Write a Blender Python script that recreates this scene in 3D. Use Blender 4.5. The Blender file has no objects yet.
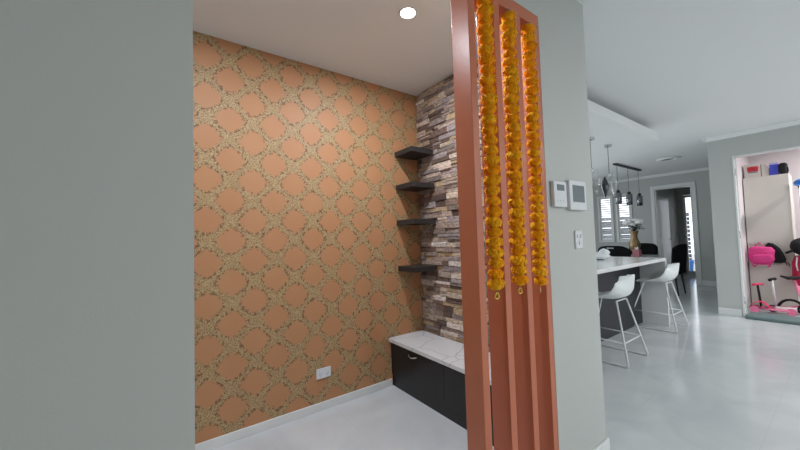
import bpy, bmesh, math, random
from mathutils import Vector, Matrix
random.seed(7)
PI = math.pi
S = bpy.context.scene
COL = S.collection

# ------------------------------------------------------------ materials
def srgb(r, g, b):
    f = lambda c: (c/255)/12.92 if c/255 <= .04045 else ((c/255+.055)/1.055)**2.4
    return (f(r), f(g), f(b), 1)

def mat(name, col, rough=.5, metal=0, bump=0, bscale=40, var=0, vscale=6, coat=0, spec=.5, sheen=0, trans=0, ior=1.45):
    m = bpy.data.materials.new(name); m.use_nodes = True
    n = m.node_tree.nodes; l = m.node_tree.links
    p = n['Principled BSDF']
    p.inputs['Base Color'].default_value = col
    p.inputs['Roughness'].default_value = rough
    p.inputs['Metallic'].default_value = metal
    p.inputs['Coat Weight'].default_value = coat
    p.inputs['Specular IOR Level'].default_value = spec
    p.inputs['Sheen Weight'].default_value = sheen
    p.inputs['Transmission Weight'].default_value = trans
    p.inputs['IOR'].default_value = ior
    tc = n.new('ShaderNodeTexCoord')
    if var:
        ns = n.new('ShaderNodeTexNoise'); ns.inputs['Scale'].default_value = vscale; ns.inputs['Detail'].default_value = 4
        l.new(tc.outputs['Object'], ns.inputs['Vector'])
        mx = n.new('ShaderNodeMix'); mx.data_type = 'RGBA'
        mx.inputs[6].default_value = tuple(c*(1-var) for c in col[:3])+(1,)
        mx.inputs[7].default_value = tuple(min(1, c*(1+var)) for c in col[:3])+(1,)
        l.new(ns.outputs['Fac'], mx.inputs[0]); l.new(mx.outputs[2], p.inputs['Base Color'])
    if bump:
        nb = n.new('ShaderNodeTexNoise'); nb.inputs['Scale'].default_value = bscale; nb.inputs['Detail'].default_value = 3
        l.new(tc.outputs['Object'], nb.inputs['Vector'])
        b = n.new('ShaderNodeBump'); b.inputs['Strength'].default_value = bump; b.inputs['Distance'].default_value = .01
        l.new(nb.outputs['Fac'], b.inputs['Height']); l.new(b.outputs['Normal'], p.inputs['Normal'])
    return m

def emit(name, col, s):
    m = bpy.data.materials.new(name); m.use_nodes = True
    p = m.node_tree.nodes['Principled BSDF']
    p.inputs['Base Color'].default_value = col
    p.inputs['Emission Color'].default_value = col
    p.inputs['Emission Strength'].default_value = s
    return m

WALLC = srgb(186, 189, 185)
M = {}
M['wall'] = mat('wall_paint', WALLC, .55, bump=.03, bscale=180, var=.012, vscale=3)
M['ceil'] = mat('ceiling_paint', srgb(230, 232, 231), .7, var=.01, vscale=2)
M['white'] = mat('white_gloss_paint', srgb(222, 224, 222), .3, var=.01)
M['lilacw'] = mat('room_wall_paint', srgb(220, 212, 214), .6, var=.01)
M['timber'] = mat('red_brown_paint', srgb(190, 110, 78), .34, bump=.04, bscale=60, var=.05, vscale=9)
M['black'] = mat('black_laminate', srgb(34, 33, 35), .35, var=.1, vscale=20)
M['shelf'] = mat('charcoal_shelf', srgb(48, 45, 45), .45, bump=.05, bscale=90, var=.15, vscale=14)
M['chrome'] = mat('chrome', srgb(205, 207, 210), .12, 1, var=.02)
M['plastic'] = mat('white_plastic', srgb(216, 219, 222), .35, var=.01)
M['screen'] = mat('grey_display', srgb(112, 122, 126), .15, var=.04, vscale=60)
M['dark'] = mat('dark_plastic', srgb(38, 38, 42), .5, var=.05)
M['panel'] = mat('dark_grey_panel', srgb(38, 41, 47), .4, var=.04)
M['velvet'] = mat('black_velvet', srgb(15, 16, 19), .9, spec=.2, bump=.1, bscale=120, var=.2)
M['stool'] = mat('white_shell_plastic', srgb(232, 236, 236), .3, var=.01)
M['rod'] = mat('white_steel', srgb(222, 225, 226), .3, var=.01)
M['glass'] = mat('clear_glass', (1, 1, 1, 1), .02, trans=1, var=.001)
M['smoke'] = mat('smoked_glass', srgb(70, 72, 76), .06, metal=.6, var=.1)
M['mirror_smoke'] = mat('smoked_chrome_glass', srgb(132, 134, 138), .12, 1, var=.25, vscale=18)
M['gold'] = mat('aged_gold', srgb(142, 120, 90), .35, .7, bump=.2, bscale=50, var=.25, vscale=25)
M['petal_w'] = mat('white_petal', srgb(244, 243, 240), .7, var=.05)
M['leaf'] = mat('dark_leaf', srgb(48, 56, 44), .6, var=.3, vscale=30)
M['pink'] = mat('pink_fabric', srgb(212, 62, 132), .75, bump=.15, bscale=90, var=.1, vscale=10)
M['pinkp'] = mat('pink_plastic', srgb(236, 128, 165), .35, var=.05)
M['benchtop'] = mat('white_polished_stone', srgb(226, 228, 228), .12, var=.03, vscale=3)
M['dullpink'] = mat('dull_pink_card', srgb(176, 112, 122), .6, var=.08)
M['hotp'] = mat('hot_pink_plastic', srgb(238, 68, 112), .35, var=.05)
M['crimson'] = mat('crimson_fabric', srgb(172, 34, 68), .8, bump=.15, bscale=80, var=.2, vscale=12)
M['blackf'] = mat('black_fabric', srgb(22, 22, 25), .85, bump=.2, bscale=80, var=.3, vscale=14)
M['cream'] = mat('cream_laminate', srgb(208, 204, 196), .5, var=.015)
M['carton'] = mat('pale_carton', srgb(205, 198, 190), .7, var=.03)
M['red'] = mat('red_print', srgb(196, 48, 58), .5, var=.1, vscale=30)
M['grey'] = mat('grey_print', srgb(120, 130, 138), .5, var=.1)
M['blue'] = mat('violet_blue_box', srgb(72, 82, 196), .5, var=.08)
M['lav'] = mat('lavender_lid', srgb(178, 166, 214), .5, var=.05)
M['sky'] = mat('bright_blue_plastic', srgb(52, 124, 205), .4, var=.08)
M['mat'] = mat('grey_mat', srgb(104, 122, 122), .95, bump=.5, bscale=120, var=.12, vscale=40)
M['tyre'] = mat('black_rubber', srgb(30, 24, 28), .7, var=.1)
M['fence'] = mat('grey_fence_paint', srgb(112, 116, 126), .6, var=.08)
M['concrete'] = mat('pale_paving', srgb(170, 168, 164), .8, var=.06, vscale=5)
M['lamp'] = emit('lit_lamp_face', (1, .97, .95, 1), 30)
M['string'] = mat('garland_string', srgb(214, 204, 150), .8, var=.1)
M['yring'] = mat('yellow_bead_ring', srgb(222, 196, 72), .5, var=.15, vscale=80)
M['gbead'] = mat('green_thread', srgb(58, 98, 48), .7, var=.1)
M['lead1'] = mat('pale_leadlight', srgb(214, 214, 232), .1, trans=.9, var=.02)
M['bag'] = mat('white_film', srgb(226, 230, 233), .35, bump=.4, bscale=18, var=.03)

def wallpaper_mat():
    m = bpy.data.materials.new('copper_filigree_wallpaper'); m.use_nodes = True
    N = m.node_tree.nodes; L = m.node_tree.links; p = N['Principled BSDF']
    tc = N.new('ShaderNodeTexCoord')
    def mt(op, a, b=None, c=None):
        n = N.new('ShaderNodeMath'); n.operation = op
        for i, v in enumerate((a, b, c)):
            if v is None: continue
            if isinstance(v, (int, float)): n.inputs[i].default_value = v
            else: L.new(v, n.inputs[i])
        return n.outputs[0]
    # small distortion, so the medallions have scalloped edges
    dn = N.new('ShaderNodeTexNoise'); dn.inputs['Scale'].default_value = 52; dn.inputs['Detail'].default_value = 2
    L.new(tc.outputs['Object'], dn.inputs['Vector'])
    sp = N.new('ShaderNodeSeparateXYZ'); L.new(tc.outputs['Object'], sp.inputs[0])
    a = mt('PINGPONG', mt('ADD', mt('DIVIDE', mt('SUBTRACT', sp.outputs[0], .362), .287), 20), .5)
    b = mt('PINGPONG', mt('ADD', mt('DIVIDE', mt('SUBTRACT', sp.outputs[2], .481), .2775), 20), .5)
    def metric(a, b):
        l1 = mt('ADD', a, b); l2 = mt('SQRT', mt('ADD', mt('MULTIPLY', a, a), mt('MULTIPLY', b, b)))
        return mt('ADD', mt('MULTIPLY', l1, .42), mt('MULTIPLY', l2, .58))
    d = mt('MINIMUM', metric(a, b), metric(mt('SUBTRACT', .5, a), mt('SUBTRACT', .5, b)))
    d = mt('ADD', d, mt('MULTIPLY', mt('SUBTRACT', dn.outputs['Fac'], .5), .2))
    ss = N.new('ShaderNodeMapRange'); ss.interpolation_type = 'SMOOTHSTEP'
    ss.inputs['From Min'].default_value = .275; ss.inputs['From Max'].default_value = .375
    L.new(d, ss.inputs['Value']); band = ss.outputs[0]
    # filigree: voronoi cells of a few mm
    vo = N.new('ShaderNodeTexVoronoi'); vo.feature = 'DISTANCE_TO_EDGE'; vo.inputs['Scale'].default_value = 95
    L.new(tc.outputs['Object'], vo.inputs['Vector'])
    cr = N.new('ShaderNodeValToRGB'); e = cr.color_ramp.elements
    e[0].position = .03; e[0].color = srgb(184, 160, 118); e[1].position = .24; e[1].color = srgb(140, 106, 68)
    L.new(vo.outputs['Distance'], cr.inputs['Fac'])
    # dark flecks hugging the medallions
    fn = N.new('ShaderNodeTexNoise'); fn.inputs['Scale'].default_value = 62; fn.inputs['Detail'].default_value = 2
    L.new(tc.outputs['Object'], fn.inputs['Vector'])
    fl = N.new('ShaderNodeMapRange'); fl.inputs['From Min'].default_value = .50; fl.inputs['From Max'].default_value = .56
    L.new(fn.outputs['Fac'], fl.inputs['Value'])
    ring = N.new('ShaderNodeMapRange'); ring.interpolation_type = 'SMOOTHSTEP'
    ring.inputs['From Min'].default_value = .41; ring.inputs['From Max'].default_value = .34
    L.new(d, ring.inputs['Value'])
    dark = mt('MULTIPLY', mt('MULTIPLY', fl.outputs[0], ring.outputs[0]), .9)
    m1 = N.new('ShaderNodeMix'); m1.data_type = 'RGBA'; L.new(dark, m1.inputs[0]); L.new(cr.outputs[0], m1.inputs[6])
    m1.inputs[7].default_value = srgb(74, 40, 22)
    bn = N.new('ShaderNodeTexNoise'); bn.inputs['Scale'].default_value = 5; bn.inputs['Detail'].default_value = 3
    L.new(tc.outputs['Object'], bn.inputs['Vector'])
    m0 = N.new('ShaderNodeMix'); m0.data_type = 'RGBA'; L.new(bn.outputs['Fac'], m0.inputs[0])
    m0.inputs[6].default_value = srgb(180, 126, 86); m0.inputs[7].default_value = srgb(186, 138, 98)
    m2 = N.new('ShaderNodeMix'); m2.data_type = 'RGBA'; L.new(band, m2.inputs[0])
    L.new(m0.outputs[2], m2.inputs[6]); L.new(m1.outputs[2], m2.inputs[7]); L.new(m2.outputs[2], p.inputs['Base Color'])
    p.inputs['Roughness'].default_value = .55
    p.inputs['Specular IOR Level'].default_value = .4
    bu = N.new('ShaderNodeBump'); bu.inputs['Strength'].default_value = .25; bu.inputs['Distance'].default_value = .002
    L.new(mt('MULTIPLY', band, vo.outputs['Distance']), bu.inputs['Height']); L.new(bu.outputs[0], p.inputs['Normal'])
    return m
M['paper'] = wallpaper_mat()

def stone_mat():
    m = bpy.data.materials.new('split_ledge_stone'); m.use_nodes = True
    N = m.node_tree.nodes; L = m.node_tree.links; p = N['Principled BSDF']
    at = N.new('ShaderNodeAttribute'); at.attribute_name = 'tone'
    tc = N.new('ShaderNodeTexCoord')
    mp = N.new('ShaderNodeMapping'); mp.inputs['Scale'].default_value = (1, 1, 2.6); L.new(tc.outputs['Object'], mp.inputs[0])
    ns = N.new('ShaderNodeTexNoise'); ns.inputs['Scale'].default_value = 30; ns.inputs['Detail'].default_value = 8; ns.inputs['Roughness'].default_value = .65
    L.new(mp.outputs[0], ns.inputs['Vector'])
    cr = N.new('ShaderNodeValToRGB'); e = cr.color_ramp.elements
    e[0].position = .32; e[0].color = (.5, .46, .45, 1); e[1].position = .58; e[1].color = (1.4, 1.38, 1.38, 1)
    L.new(ns.outputs['Fac'], cr.inputs['Fac'])
    mx = N.new('ShaderNodeMix'); mx.data_type = 'RGBA'; mx.blend_type = 'MULTIPLY'; mx.inputs[0].default_value = .85
    L.new(at.outputs['Color'], mx.inputs[6]); L.new(cr.outputs[0], mx.inputs[7]); L.new(mx.outputs[2], p.inputs['Base Color'])
    p.inputs['Roughness'].default_value = .85
    bu = N.new('ShaderNodeBump'); bu.inputs['Strength'].default_value = .9; bu.inputs['Distance'].default_value = .02
    L.new(ns.outputs['Fac'], bu.inputs['Height']); L.new(bu.outputs[0], p.inputs['Normal'])
    return m
M['stone'] = stone_mat()

def floor_mat():
    m = bpy.data.materials.new('polished_pale_grey_tile'); m.use_nodes = True
    N = m.node_tree.nodes; L = m.node_tree.links; p = N['Principled BSDF']
    tc = N.new('ShaderNodeTexCoord')
    ns = N.new('ShaderNodeTexNoise'); ns.inputs['Scale'].default_value = 2.2; ns.inputs['Detail'].default_value = 6; ns.inputs['Distortion'].default_value = 1.2
    L.new(tc.outputs['Object'], ns.inputs['Vector'])
    cr = N.new('ShaderNodeValToRGB'); e = cr.color_ramp.elements
    e[0].position = .35; e[0].color = srgb(196, 201, 204); e[1].position = .65; e[1].color = srgb(208, 212, 214)
    L.new(ns.outputs['Fac'], cr.inputs['Fac'])
    br = N.new('ShaderNodeTexBrick'); br.offset = 0; br.inputs['Scale'].default_value = 1
    br.inputs['Brick Width'].default_value = .6; br.inputs['Row Height'].default_value = .6; br.inputs['Mortar Size'].default_value = .0012
    mp = N.new('ShaderNodeMapping'); mp.inputs['Location'].default_value = (.13, .22, 0); L.new(tc.outputs['Object'], mp.inputs[0])
    L.new(mp.outputs[0], br.inputs['Vector'])
    mx = N.new('ShaderNodeMix'); mx.data_type = 'RGBA'; L.new(br.outputs['Fac'], mx.inputs[0])
    L.new(cr.outputs[0], mx.inputs[6]); mx.inputs[7].default_value = srgb(190, 195, 198)
    L.new(mx.outputs[2], p.inputs['Base Color'])
    p.inputs['Roughness'].default_value = .13; p.inputs['Specular IOR Level'].default_value = .6
    return m
M['floor'] = floor_mat()

def marble_mat():
    m = bpy.data.materials.new('white_veined_stone'); m.use_nodes = True
    N = m.node_tree.nodes; L = m.node_tree.links; p = N['Principled BSDF']
    tc = N.new('ShaderNodeTexCoord')
    ns = N.new('ShaderNodeTexNoise'); ns.inputs['Scale'].default_value = 3; ns.inputs['Detail'].default_value = 3
    L.new(tc.outputs['Object'], ns.inputs['Vector'])
    mxv = N.new('ShaderNodeMix'); mxv.data_type = 'RGBA'; mxv.inputs[0].default_value = .16
    L.new(tc.outputs['Object'], mxv.inputs[6]); L.new(ns.outputs['Color'], mxv.inputs[7])
    vo = N.new('ShaderNodeTexVoronoi'); vo.feature = 'DISTANCE_TO_EDGE'; vo.inputs['Scale'].default_value = 3.6
    L.new(mxv.outputs[2], vo.inputs['Vector'])
    cr = N.new('ShaderNodeValToRGB'); e = cr.color_ramp.elements
    e[0].position = .004; e[0].color = srgb(184, 184, 188); e[1].position = .02; e[1].color = srgb(220, 220, 220)
    L.new(vo.outputs['Distance'], cr.inputs['Fac']); L.new(cr.outputs[0], p.inputs['Base Color'])
    p.inputs['Roughness'].default_value = .18
    return m
M['marble'] = marble_mat()

def marigold_mat():
    m = bpy.data.materials.new('marigold_petals'); m.use_nodes = True
    N = m.node_tree.nodes; L = m.node_tree.links; p = N['Principled BSDF']
    tc = N.new('ShaderNodeTexCoord'); ns = N.new('ShaderNodeTexNoise'); ns.inputs['Scale'].default_value = 60
    L.new(tc.outputs['Object'], ns.inputs['Vector'])
    oi = N.new('ShaderNodeObjectInfo')
    ad = N.new('ShaderNodeMath'); ad.operation = 'MULTIPLY_ADD'; ad.inputs[1].default_value = .5
    L.new(oi.outputs['Random'], ad.inputs[0]); L.new(ns.outputs['Fac'], ad.inputs[2])
    cr = N.new('ShaderNodeValToRGB'); e = cr.color_ramp.elements
    e[0].position = .3; e[0].color = srgb(255, 162, 14); e[1].position = 1; e[1].color = srgb(255, 194, 38)
    L.new(ad.outputs[0], cr.inputs['Fac']); L.new(cr.outputs[0], p.inputs['Base Color'])
    p.inputs['Roughness'].default_value = .9; p.inputs['Specular IOR Level'].default_value = .15; p.inputs['Subsurface Weight'].default_value = .12
    p.inputs['Subsurface Radius'].default_value = (.01, .004, .001)
    return m
M['marigold'] = marigold_mat()

# ------------------------------------------------------------ mesh helpers
class MB:
    def __init__(s): s.bm = bmesh.new()
    def box(s, x0, x1, y0, y1, z0, z1, bev=0, seg=2, rot=None, mi=0):
        b = bmesh.new(); bmesh.ops.create_cube(b, size=1)
        sc = Vector((x1-x0, y1-y0, z1-z0)); c = Vector(((x0+x1)/2, (y0+y1)/2, (z0+z1)/2))
        for v in b.verts: v.co = Vector((v.co.x*sc.x, v.co.y*sc.y, v.co.z*sc.z))
        if bev: bmesh.ops.bevel(b, geom=b.edges[:], offset=bev, segments=seg, affect='EDGES', profile=.5)
        for v in b.verts:
            if rot: v.co = rot @ v.co
            v.co += c
        return s._add(b, mi)
    def _add(s, b, mi=0):
        vm = {}
        for v in b.verts: vm[v] = s.bm.verts.new(v.co)
        for f in b.faces:
            nf = s.bm.faces.new([vm[v] for v in f.verts]); nf.material_index = mi; nf.smooth = f.smooth
        b.free(); return s
    def tube(s, pts, r, n=10, closed=False, mi=0):
        pts = [Vector(p) for p in pts]; R = r if isinstance(r, (list, tuple)) else [r]*len(pts)
        rings = []; up = Vector((0, 0, 1)); N = len(pts)
        prev = None
        for i, p in enumerate(pts):
            a = pts[(i-1) % N] if (closed or i > 0) else p
            c = pts[(i+1) % N] if (closed or i < N-1) else p
            d = (c-a).normalized()
            if prev is None:
                t = up if abs(d.z) < .9 else Vector((1, 0, 0))
                u = d.cross(t).normalized()
            else:
                u = (prev - d*prev.dot(d)).normalized()
            prev = u; w = d.cross(u)
            rings.append([s.bm.verts.new(p+(u*math.cos(2*PI*k/n)+w*math.sin(2*PI*k/n))*R[i]) for k in range(n)])
        for i in range(N if closed else N-1):
            A, B = rings[i], rings[(i+1) % N]
            for k in range(n):
                f = s.bm.faces.new((A[k], A[(k+1) % n], B[(k+1) % n], B[k])); f.smooth = True; f.material_index = mi
        if not closed:
            s.bm.faces.new(rings[0][::-1]).material_index = mi; s.bm.faces.new(rings[-1]).material_index = mi
        return s
    def lathe(s, prof, n=24, c=(0, 0, 0), mi=0, sx=1, sy=1, smooth=True, loop=False):
        rings = []
        for r, z in prof:
            rings.append([s.bm.verts.new((c[0]+max(r, 1e-4)*sx*math.cos(2*PI*k/n), c[1]+max(r, 1e-4)*sy*math.sin(2*PI*k/n), c[2]+z)) for k in range(n)])
        for A, B in zip(rings, rings[1:]+(rings[:1] if loop else [])):
            for k in range(n):
                f = s.bm.faces.new((A[k], A[(k+1) % n], B[(k+1) % n], B[k])); f.smooth = smooth; f.material_index = mi
        if not loop: s.bm.faces.new(rings[0][::-1]); s.bm.faces.new(rings[-1])
        return s
    def sheet(s, fn, nu, nv, th, mi=0):
        P = [[Vector(fn(i/nu, j/nv)) for j in range(nv+1)] for i in range(nu+1)]
        def nor(i, j):
            a = P[min(i+1, nu)][j]-P[max(i-1, 0)][j]; b = P[i][min(j+1, nv)]-P[i][max(j-1, 0)]
            return a.cross(b).normalized()
        A = [[s.bm.verts.new(P[i][j]+nor(i, j)*th/2) for j in range(nv+1)] for i in range(nu+1)]
        B = [[s.bm.verts.new(P[i][j]-nor(i, j)*th/2) for j in range(nv+1)] for i in range(nu+1)]
        def q(a, b, c, d, sm=True):
            f = s.bm.faces.new((a, b, c, d)); f.smooth = sm; f.material_index = mi
        for i in range(nu):
            for j in range(nv):
                q(A[i][j], A[i+1][j], A[i+1][j+1], A[i][j+1]); q(B[i][j+1], B[i+1][j+1], B[i+1][j], B[i][j])
            q(A[i+1][0], A[i][0], B[i][0], B[i+1][0]); q(A[i][nv], A[i+1][nv], B[i+1][nv], B[i][nv])
        for j in range(nv):
            q(A[0][j], A[0][j+1], B[0][j+1], B[0][j]); q(A[nu][j+1], A[nu][j], B[nu][j], B[nu][j+1])
        return s
    def blob(s, c, r, sub=2, noise=0, mi=0, seed=0):
        b = bmesh.new(); bmesh.ops.create_icosphere(b, subdivisions=sub, radius=1)
        rnd = random.Random(seed)
        ph = [rnd.uniform(0, 6) for _ in range(6)]
        for v in b.verts:
            k = 1+noise*(math.sin(5*v.co.x+ph[0])*math.sin(4*v.co.y+ph[1])+.6*math.sin(9*v.co.z+ph[2])*math.sin(8*v.co.x+ph[3]))
            v.co = Vector((v.co.x*r[0]*k+c[0], v.co.y*r[1]*k+c[1], v.co.z*r[2]*k+c[2]))
        for f in b.faces: f.smooth = True
        return s._add(b, mi)
    def soft(s, c, r, e=.55, noise=.03, seed=0):   # soft rounded-box bag shape
        b = bmesh.new(); bmesh.ops.create_icosphere(b, subdivisions=4, radius=1)
        rnd = random.Random(seed); ph = [rnd.uniform(0, 6) for _ in range(4)]
        for v in b.verts:
            q = [math.copysign(abs(k)**e, k) for k in v.co]
            k = 1+noise*(math.sin(4*v.co.y+ph[0])*math.sin(3*v.co.z+ph[1])+.5*math.sin(11*v.co.z+ph[2]+2*v.co.y))
            v.co = Vector([c[i]+q[i]*r[i]*k for i in range(3)])
        for f in b.faces: f.smooth = True
        return s._add(b)
    def prism(s, poly, axis, a, b, mi=0):   # poly of 2-d points extruded along axis from a to b
        def P(u, v, w):
            return {'x': (w, u, v), 'y': (u, w, v), 'z': (u, v, w)}[axis]
        A = [s.bm.verts.new(P(u, v, a)) for u, v in poly]; B = [s.bm.verts.new(P(u, v, b)) for u, v in poly]
        s.bm.faces.new(A[::-1]).material_index = mi; s.bm.faces.new(B).material_index = mi
        n = len(poly)
        for i in range(n): s.bm.faces.new((A[i], A[(i+1) % n], B[(i+1) % n], B[i])).material_index = mi
        return s
    def build(s, name, m, parent=None, loc=None, kind=None, label=None):
        bmesh.ops.recalc_face_normals(s.bm, faces=s.bm.faces[:])
        me = bpy.data.meshes.new(name); s.bm.to_mesh(me); s.bm.free()
        for k in (m if isinstance(m, (list, tuple)) else [m]): me.materials.append(M[k] if isinstance(k, str) else k)
        o = bpy.data.objects.new(name, me); COL.objects.link(o)
        if parent: o.parent = parent
        if loc: o.location = loc
        if kind: o['kind'] = kind
        if label: o['label'] = label
        return o

def tag(o, label, cat, group=None):
    o['label'] = label; o['category'] = cat
    if group: o['group'] = group
    return o
def thing(name, label, cat, loc=(0, 0, 0), rz=0, group=None):
    o = bpy.data.objects.new(name, None); COL.objects.link(o); o.empty_display_size = .05
    o.location = loc; o.rotation_euler = (0, 0, rz)
    return tag(o, label, cat, group)
def struct_empty(name):
    o = bpy.data.objects.new(name, None); COL.objects.link(o); o['kind'] = 'structure'; return o
def kids(o): return [c for c in bpy.data.objects if c.parent == o]
def copy_tree(o, parent=None):
    c = o.copy(); COL.objects.link(c)
    if parent: c.parent = parent
    for k in kids(o): copy_tree(k, c)
    return c
def st(name, m, *boxes, bev=0):
    b = MB()
    for q in boxes: b.box(*q, bev=bev)
    return b.build(name, m, kind='structure')

H = 2.70       # ceiling height
# ------------------------------------------------------------ room shell
st('floor', 'floor', (-3.2, 12.1, -3.4, 5.2, -.1, 0))
st('ceiling', 'ceil', (-3.2, 12.1, -3.4, 5.2, H, H+.1))
# nook
st('wall_wallpaper', 'paper', (-1.4, 2.088, 2.455, 2.58, 0, H))
st('baseboard_wallpaper', 'white', (-1.28, 1.629, 2.441, 2.454, 0, .060), bev=.003)
st('wall_nook_west', 'ceil', (-1.4, -1.28, 1.02, 2.454, 0, H))
st('wall_nook_east', 'wall', (2.025, 2.088, 1.02, 2.454, 0, H), (2.045, 2.088, 2.5801, 5.08, 0, H))
st('wall_left', 'wall', (-3.2, .0545, .9, 1.019, 0, H))
st('wall_header', 'wall', (.0546, 1.5779, .9, 1.019, 2.432, H))
st('wall_centre', 'wall', (1.578, 2.088, .9, 1.019, 0, H))
st('baseboard_centre', 'white', (1.579, 2.1, .887, .899, 0, .1), (2.0885, 2.1, .8991, 3, 0, .1), bev=.003)
# hall and kitchen
st('wall_right', 'wall', (6.82, 6.94, .985, 1.245, 0, H), (6.82, 6.94, -.7, .985, 2.36, H), (6.82, 6.94, -3.3, -.7, 0, H))
st('baseboard_right', 'white', (6.808, 6.8195, 1.0, 1.245, 0, .105), (6.808, 6.8195, -3.2, -.72, 0, .105), bev=.003)
st('wall_room_north', ['lilacw'], (6.9405, 8.7, 1.045, 1.13, 0, H))
st('wall_passage', 'wall', (6.9405, 10.08, 1.131, 1.245, 0, H))
st('wall_room_east', 'lilacw', (8.7, 8.8, -2.2, 1.045, 0, H))
st('wall_room_south', 'lilacw', (6.94, 8.8, -2.32, -2.2, 0, H))
st('wall_kitchen_north', 'wall', (2.088, 3.4, 5.08, 5.2, 0, H), (8.4, 12.1, 5.08, 5.2, 0, H), (3.4, 8.4, 5.08, 5.2, 2.3, H), (3.4, 8.4, 5.08, 5.2, 0, .1))
y0, y1 = 2.17, 2.877
WN = [(3.42, 3.735), (3.87, 4.19)]
zb, zt = 1.04, 2.27
st('wall_end', 'wall', (10.08, 10.2, 1.131, y0, 0, H), (10.08, 10.2, y0, y1, 2.34, H), (10.08, 10.2, y1, WN[0][0], 0, H),
   (10.08, 10.2, WN[0][0], WN[1][1], 0, zb), (10.08, 10.2, WN[0][0], WN[1][1], zt, H), (10.08, 10.2, WN[0][1], WN[1][0], zb, zt),
   (10.08, 10.2, WN[1][1], 5.08, 0, H))
st('baseboard_end', 'white', (10.067, 10.0795, 1.25, y0-.08, 0, .11), (10.067, 10.0795, y1+.08, 5.07, 0, .11), bev=.003)
# cornices: small coved profile
def cornice(name, axis, a, b, x, y, sx):
    b_ = MB(); c = .06
    prof = [(0, 0), (0, -c), (.012, -c), (.024, -.044), (.044, -.024), (c, -.012), (c, 0)]
    b_.prism([(x+sx*u, H-.0005+v) for u, v in prof], axis, a, b)
    return b_.build(name, 'ceil', kind='structure')
cornice('trim_1', 'y', 1.25, 5.07, 10.079, 0, -1)
cornice('trim_2', 'y', -3.2, 1.245, 6.819, 0, -1)
cornice('trim_3', 'x', 6.83, 10.0, 1.246, 0, 1)
# passage beyond the end wall
st('wall_passage_north', 'wall', (10.2, 12.6, 2.93, 3.03, 0, H))
st('wall_passage_south', 'wall', (10.2, 12.6, 1.75, 1.85, 0, H))
gy0, gy1 = 2.42, 2.74
st('wall_passage_east', 'wall', (12.05, 12.15, 1.85, gy0-.06, 0, H), (12.05, 12.15, gy1+.06, 2.93, 0, H), (12.05, 12.15, gy0-.06, gy1+.06, 2.28, H))
# rear living area (behind the camera): unseen wide opening added in the south wall for daylight
st('wall_south', 'wall', (-3.2, 1.6, -3.4, -3.28, 0, H), (6.6, 6.94, -3.4, -3.28, 0, H), (1.6, 6.6, -3.4, -3.28, 2.3, H))
st('wall_west', 'wall', (-3.3, -3.2, -3.4, 1.02, 0, H))
st('ceiling_passage', 'ceil', (12.1, 12.7, 1.7, 3.1, H, H+.1))

def bulkhead():
    b = MB()
    b.box(2.10, 5.337, 1.45, 4.6, 2.5, 2.605)
    b.box(2.10, 5.05, 1.68, 4.4, 2.605, H-.001)
    return b.build('trim_4', 'ceil', kind='structure')
bulkhead()

# architrave of the end doorway and jamb lining
b = MB()
for q in ((10.058, 10.0795, y0-.085, y0-.006, 0, 2.42), (10.058, 10.0795, y1+.006, y1+.085, 0, 2.42), (10.058, 10.0795, y0-.006, y1+.006, 2.346, 2.42)):
    b.box(*q, bev=.005)
for q in ((10.075, 10.205, y0+.0005, y0+.02, 0, 2.339), (10.075, 10.205, y1-.02, y1-.0005, 0, 2.339), (10.075, 10.205, y0+.02, y1-.02, 2.32, 2.339)):
    b.box(*q)
b.build('trim_5', 'white', kind='structure')
b = MB()
b.box(6.812, 6.945, .965, .9845, 0, 2.359, bev=.002); b.box(6.812, 6.945, -.69, .965, 2.342, 2.359)
b.box(6.90, 6.915, .955, .965, 0, 2.34)
b.build('trim_6', 'white', kind='structure')
jamb = bpy.data.objects['trim_6']
for z in (2.12, 1.2, .24):
    b = MB(); b.box(6.826, 6.848, .9622, .9649, z-.05, z+.05); b.tube([(6.824, .9615, z-.05), (6.824, .9615, z+.05)], .006, 8)
    b.build('hinge', 'chrome', jamb)

# windows with plantation shutters
for wi, (a, c) in enumerate(WN):
    w = struct_empty('window_%d' % (wi+1))
    f = MB()
    for q in ((10.05, 10.13, a-.035, a+.012, zb-.035, zt+.035), (10.05, 10.13, c-.012, c+.035, zb-.035, zt+.035),
              (10.05, 10.13, a+.012, c-.012, zb-.035, zb+.012), (10.05, 10.13, a+.012, c-.012, zt-.012, zt+.035)): f.box(*q, bev=.003)
    f.build('window_frame', 'white', w)
    g = MB(); g.box(10.17, 10.176, a, c, zb, zt); g.build('pane', 'glass', w)
    sh = MB()
    sh.box(10.08, 10.11, a+.013, a+.04, zb+.013, zt-.013); sh.box(10.08, 10.11, c-.04, c-.013, zb+.013, zt-.013)
    sh.box(10.08, 10.11, a+.04, c-.04, zb+.013, zb+.05); sh.box(10.08, 10.11, a+.04, c-.04, 1.62, 1.65); sh.box(10.08, 10.11, a+.04, c-.04, zt-.05, zt-.013)
    z = zb+.085
    while z < zt-.07:
        if abs(z-1.635) > .045:
            ang = math.radians(34 if z < 1.63 else 16)
            sh.box(10.065, 10.125, a+.04, c-.04, z-.004, z+.004, rot=Matrix.Rotation(ang, 3, 'Y'))
        z += .062
    sh.build('shutter', 'white', w)

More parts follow.
